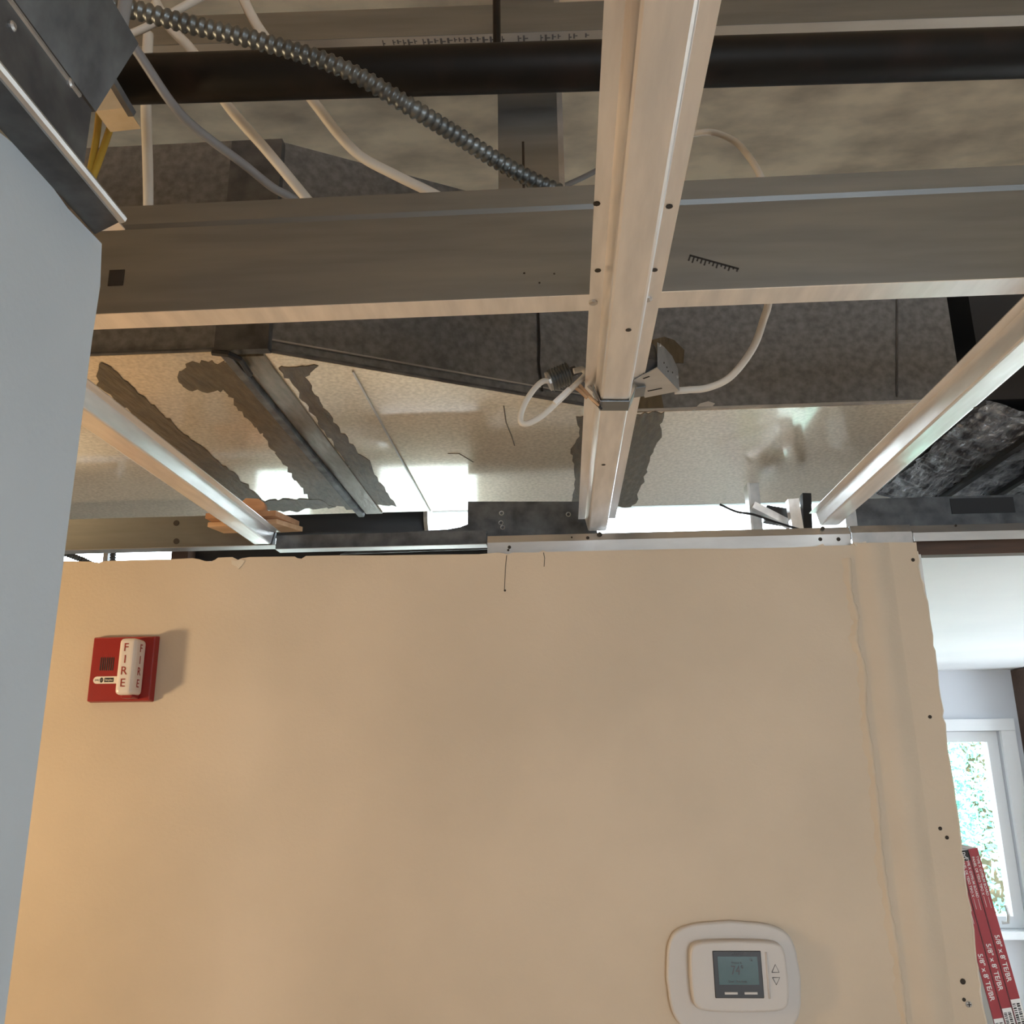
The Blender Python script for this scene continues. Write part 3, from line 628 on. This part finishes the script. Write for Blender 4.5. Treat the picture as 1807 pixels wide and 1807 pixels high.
bpy.data.objects['strobe_lens'].modifiers[0].segments = 4
MB().box(sx0+.006, sx1-.004, YA-.026, YA, sz0-.005, sz0+.004).build('lens_foot', 'alarm_red', al, bevel=.002)
zs4 = [sz1-(sz1-sz0)*f for f in (.235, .444, .648, .860)]
for ch, z_ in zip('FIRE', zs4):
    text('letter', ch, .0190, 'ink_red', al, (sx0+.0135, YA-.0383, z_), (1, 0, 0), (0, 0, 1), 'CENTER', 1.0, .0001)
    text('letter', ch, .0190, 'ink_red', al, (sx1+.0003, YA-.019, z_), (0, 1, 0), (0, 0, 1), 'CENTER', 1.0, .0001)
for k in range(7):
    a = P(179+k*3.6, 1160, y=YA-.0004); c = P(178+k*3.6, 1183, y=YA-.0004)
    MB().box(a.x-.0009, a.x+.0009, YA-.0006, YA+.001, c.z, a.z).build('horn_slot', 'black', al)
a = P(165, 1194, y=YA-.0012); c = P(206, 1206, y=YA-.0012); r = (a.z-c.z)/2; lo = []
for k in range(9): th = math.pi/2+math.pi*k/8; lo.append((a.x+r+r*math.cos(th), YA-.0008, (a.z+c.z)/2+r*math.sin(th)))
lo += [(sx0+.004, YA-.0008, c.z), (sx0+.004, YA-.0008, a.z)]
lb = MB().extrude(lo, (0, .0008, 0)).build('name_label', 'label_white', al)
a2 = P(184.5, 1196, y=YA-.001); c2 = P(200, 1203.5, y=YA-.001)
MB().box(a2.x, c2.x, YA-.0011, YA-.0008, c2.z, a2.z).build('name_block', 'ink_black', lb)
text('name_print', 'Simplex', (a2.z-c2.z)*.62, 'label_white', lb, ((a2.x+c2.x)/2, YA-.0013, c2.z+(a2.z-c2.z)*.3), (1, 0, 0), (0, 0, 1), 'CENTER', .95)
q = P(179, 1200, y=YA-.001)
rg = MB(); rg.tube([(q.x+.0022*math.cos(k*.3927), YA-.0010, q.z+.0036*math.sin(k*.3927)) for k in range(17)], .0007, 5).box(q.x-.0006, q.x+.0006, YA-.0012, YA-.0008, q.z-.003, q.z+.003); rg.build('round_mark', 'ink_black', lb)
q = P(171, 1200, y=YA-.001); text('fine_print', '(UL)', .004, 'ink_grey', lb, (q.x, YA-.001, q.z-.0014), (1, 0, 0), (0, 0, 1), 'CENTER')

# ------------------------------------------------------------------ thermostat
th_ = thing('thermostat', 'off-white wall thermostat with teal screen on an oval back plate', 'thermostat')
def squircle(cx, cz, w_, h_, n=40, e=3.6):
    out = []
    for k in range(n):
        a = 2*math.pi*k/n; ca, sa = math.cos(a), math.sin(a)
        out.append((cx+w_*math.copysign(abs(ca)**(2/e), ca), cz+h_*math.copysign(abs(sa)**(2/e), sa)))
    return out
l, r_, t1 = P(1176, 1725, y=D-.012), P(1414, 1725, y=D-.012), P(1290, 1625, y=D-.012)
cx, hw = (l.x+r_.x)/2, (r_.x-l.x)/2; hh = hw*.79; cz = t1.z-hh
def tvshape(cx, cz, w_, h_, bow, n=120):
    out = []
    for a, c in squircle(0, 0, 1, 1, n, 9):
        x_, z_ = a, c
        out.append((cx+w_*x_*(1-bow*.75*z_*z_), cz+h_*z_*(1-bow*x_*x_)))
    return out
def slab(name, cx, cz, w_, h_, y0, y1, rr, m_, par, bow=.16):
    squircle = lambda cx, cz, w_, h_, e=0: tvshape(cx, cz, w_, h_, bow)
    e = 0
    rings = [[(a, y0, c) for a, c in squircle(cx, cz, w_, h_, e=e)]]
    for f in (0, .35, .7, .92, 1):
        k = 1-math.cos(f*math.pi/2); rings.append([(a, y1+(rr-rr*math.sin(f*math.pi/2)), c) for a, c in squircle(cx, cz, w_-rr*k, h_-rr*k, e=e)])
    return MB().loft(rings).build(name, m_, par, smooth=False)
slab('back_plate', cx, cz, hw, hh, D-.0004, D-.012, .004, 'thermo', th_)
YT = D-.030
a, c = P(1218, 1720, y=YT), P(1391, 1720, y=YT); tz = P(1300, 1660, y=YT).z; bz = P(1300, 1780, y=YT).z-.006
icx, ihw = (a.x+c.x)/2, (c.x-a.x)/2
slab('body', icx, (tz+bz)/2, ihw, (tz-bz)/2, D-.012, YT, .004, 'thermo', th_, .06)
def rect(name, p0, p1, y, d, m_, par, bev=0):
    a, c = P(*p0, y=y), P(*p1, y=y); return MB().box(a.x, c.x, y, y+d, c.z, a.z).build(name, m_, par, bevel=bev)
bz_ = rect('screen_bezel', (1257, 1678), (1349, 1762), YT-.0012, .002, 'thermo_bezel', th_, .0015)
rect('lcd_screen', (1266, 1688), (1340, 1738), YT-.0016, .001, 'lcd', bz_)
rect('button', (1279, 1751), (1302, 1755), YT-.0022, .001, 'thermo', bz_)
rect('button', (1314, 1751), (1337, 1755), YT-.0022, .001, 'thermo', bz_)
q = P(1303, 1682, y=YT-.0014); text('brand_print', 'Honeywell', .0052, 'ink_grey', bz_, (q.x, YT-.0014, q.z-.0022), (1, 0, 0), (0, 0, 1), 'CENTER')
q = P(1302, 1720, y=YT-.0018); text('temperature', '74°', .0175, 'thermo_bezel', bz_, (q.x, YT-.0018, q.z), (1, 0, 0), (0, 0, 1), 'CENTER', .8)
q = P(1300, 1701, y=YT-.0018); text('screen_print', 'Room Is', .0046, 'thermo_bezel', bz_, (q.x, YT-.0018, q.z), (1, 0, 0), (0, 0, 1), 'CENTER')
q = P(1325, 1696, y=YT-.0018); text('screen_print', '12', .0052, 'thermo_bezel', bz_, (q.x, YT-.0018, q.z), (1, 0, 0), (0, 0, 1), 'CENTER')
q = P(1302, 1734, y=YT-.0018); text('screen_print', 'Cool   Fan Auto', .0042, 'thermo_bezel', bz_, (q.x, YT-.0018, q.z), (1, 0, 0), (0, 0, 1), 'CENTER')
a, c = P(1351.5, 1680, y=YT), P(1355, 1762, y=YT)
MB().tube([(a.x, YT-.0002, a.z), (a.x, YT-.0002, c.z)], .0016, 8).build('screen_ridge', 'thermo', th_, smooth=True)
for tri in (((1362, 1716), (1375, 1716), (1368, 1702)), ((1363, 1725), (1376, 1725), (1370, 1738))):
    p3 = [P(a, c, y=YT-.0003) for a, c in tri]
    MB().tube(p3+[p3[0]], .0006, 5).build('arrow_key', 'ink_grey', th_)

# ------------------------------------------------------------------ gypsum boards leaning in the doorway
YB = 1.60; tk = .0158
ptop = P(1725, 1496, y=YB); pbot = P(1807, 1788, y=YB)
dn = (pbot-ptop).normalized(); rx = Vector((-dn.z, 0, dn.x)).normalized()
if rx.x < 0: rx = -rx
Lb = (ptop.z-.02)/-dn.z
names = ['rightmost red-taped gypsum board leaning in the doorway', 'middle red-taped gypsum board of the leaning three', 'leftmost red-taped gypsum board, next to the tan wall edge']
yd = Vector((0, 1, 0))
for k in range(3):
    bo = thing('gypsum_board', names[k], 'gypsum board', group='taped gypsum boards')
    top0 = ptop-rx*(tk*(k+1)+.0006*k)+dn*(.001*k); yk = YB+.0015*k
    def R3(u, v, y_): return Vector((top0.x, y_, top0.z))+rx*u+dn*v
    MB().hexa([R3(0, Lb, yk+.0006), R3(tk, Lb, yk+.0006), R3(tk, Lb, yk+1.2), R3(0, Lb, yk+1.2)], [R3(0, 0, yk+.0006), R3(tk, 0, yk+.0006), R3(tk, 0, yk+1.2), R3(0, 0, yk+1.2)]).build('board_body', 'paper', bo)
    vr = ((.226, .236, .248))[k]
    def strip(name, v0, v1, m_, y_=yk, u0=0, u1=tk, par=bo):
        return MB().hexa([R3(u0, v1, y_), R3(u1, v1, y_), R3(u1, v1, y_+.0006), R3(u0, v1, y_+.0006)], [R3(u0, v0, y_), R3(u1, v0, y_), R3(u1, v0, y_+.0006), R3(u0, v0, y_+.0006)]).build(name, m_, par)
    rd = strip('red_tape', 0.0, vr, 'tape_red')
    wt = strip('white_tape', vr, .55, 'print_white')
    strip('tape_fold', 0, .55, 'ink_wine', yk-.0002, -.0003, .0009)
    yt_ = yk-.0003
    text('size_print', '5/8" x 8\' TE/BR', .0105, 'print_white', rd, R3(.0038, vr-.0945, yt_), dn, rx, 'LEFT', 1.06, .00012)
    text('type_print', 'TYPE X GYPSUM BOARD ―――', .0056, 'print_white', rd, R3(.0092, .012 if k < 2 else .03, yt_), dn, rx, 'LEFT', 1.0, .00004)
    text('type_print', 'PANEL DE YESO TIPO X ―――', .0056, 'print_white', rd, R3(.0024, .012 if k < 2 else .03, yt_), dn, rx, 'LEFT', 1.0, .00004)
    if k == 1:
        strip('brand_block', .0, .016, 'ink_black', yk-.0004, .001, tk, rd)
        text('brand_print', 'pd', .012, 'print_white', rd, R3(.005, .002, yk-.0008), dn, rx, 'LEFT', .9)
    # barcode blocks
    bc = MB(); rr = random.Random(k)
    for row in (.002, .0085):
        v = vr+.006
        while v < vr+.036:
            wv = rr.choice((.0009, .0014, .0022)); y_ = yk-.0002
            bc.hexa([R3(row, v+wv, y_), R3(row+.0048, v+wv, y_), R3(row+.0048, v+wv, y_+.0004), R3(row, v+wv, y_+.0004)], [R3(row, v, y_), R3(row+.0048, v, y_), R3(row+.0048, v, y_+.0004), R3(row, v, y_+.0004)])
            v += wv+rr.choice((.0009, .0016))
    bc.build('barcode', 'ink_black', wt)
    text('size_print', 'TE/BA', .0115, 'ink_wine', wt, R3(.0125, vr+.085, yt_), -dn, -rx, 'LEFT', 1.05, .0001)
# end stud at the sawn wall edge
es = thing('end_stud', 'grey steel stud edge behind the sawn right edge of the tan wall', 'stud')
MB().box(.560, .6145, D+.017, D+.055, 0, 2.08).build('stud_body', 'galv_light', es)

# ------------------------------------------------------------------ lamp in the side corridor
LX, LY, LZ = -1.72, .72, 1.50
lm = thing('work_lamp', 'warm work lamp on a stand in the corridor left of the wall', 'lamp')
MB().cyl((LX, LY, 0), (LX, LY, .03), .14, 24).build('base', 'black', lm)
MB().cyl((LX, LY, .03), (LX, LY, LZ-.08), .012, 12).build('pole', 'black', lm)
bpy.data.meshes
MB().tube([(LX, LY, LZ-.08), (LX, LY, LZ-.05), (LX, LY, LZ), (LX, LY, LZ+.04)], .03, 14, lambda i: (.015, .03, .04, .012)[i]).build('bulb', 'bulb', lm, smooth=True)
pd_ = bpy.data.lights.new('work_lamp_light', 'POINT'); pd_.energy = 46; pd_.color = (1, .75, .46); pd_.shadow_soft_size = .07
po = bpy.data.objects.new('work_lamp_light', pd_); COL.objects.link(po); po.location = (LX, LY-.0, LZ+.12); 

# ------------------------------------------------------------------ outside
struct(MB().box(-25, 25, 4.2, 40, -.6, -.5).build('ground', 'pale_paving'))
def tree(lab, x, y, h, rad, n, seed):
    t = thing('tree', lab, 'tree', group='trees outside the windows'); r_ = random.Random(seed)
    MB().tube([(x, y, -.5), (x+.05, y, h*.4), (x-.05, y+.1, h*.8)], .1, 8, lambda i: (.14, .1, .04)[i]).build('trunk', 'bark', t)
    f = MB()
    cl = [(x+r_.gauss(0, rad*.5), y+r_.gauss(0, rad*.4), h*r_.uniform(-.05, 1.0)) for _ in range(40)]
    for i in range(n):
        c = r_.choice(cl); p = Vector((c[0]+r_.gauss(0, .28), c[1]+r_.gauss(0, .28), c[2]+r_.gauss(0, .22)))
        a = Vector((r_.gauss(0, 1), r_.gauss(0, 1), r_.gauss(0, 1))).normalized(); b2 = a.orthogonal().normalized(); s_ = r_.uniform(.018, .038)
        f.add([p-a*s_, p-b2*s_*.5, p+a*s_, p+b2*s_*.5], [(0, 1, 2, 3)])
    f.build('foliage', 'leaf', t, kind='stuff')
tree('sunlit tree seen through the window beside the red boards', 3.1, 7.2, 3.3, .9, 26000, 1)
tree('sunlit tree beyond the windows behind the tan wall', -2.4, 8.5, 3.6, 1.2, 4000, 2)
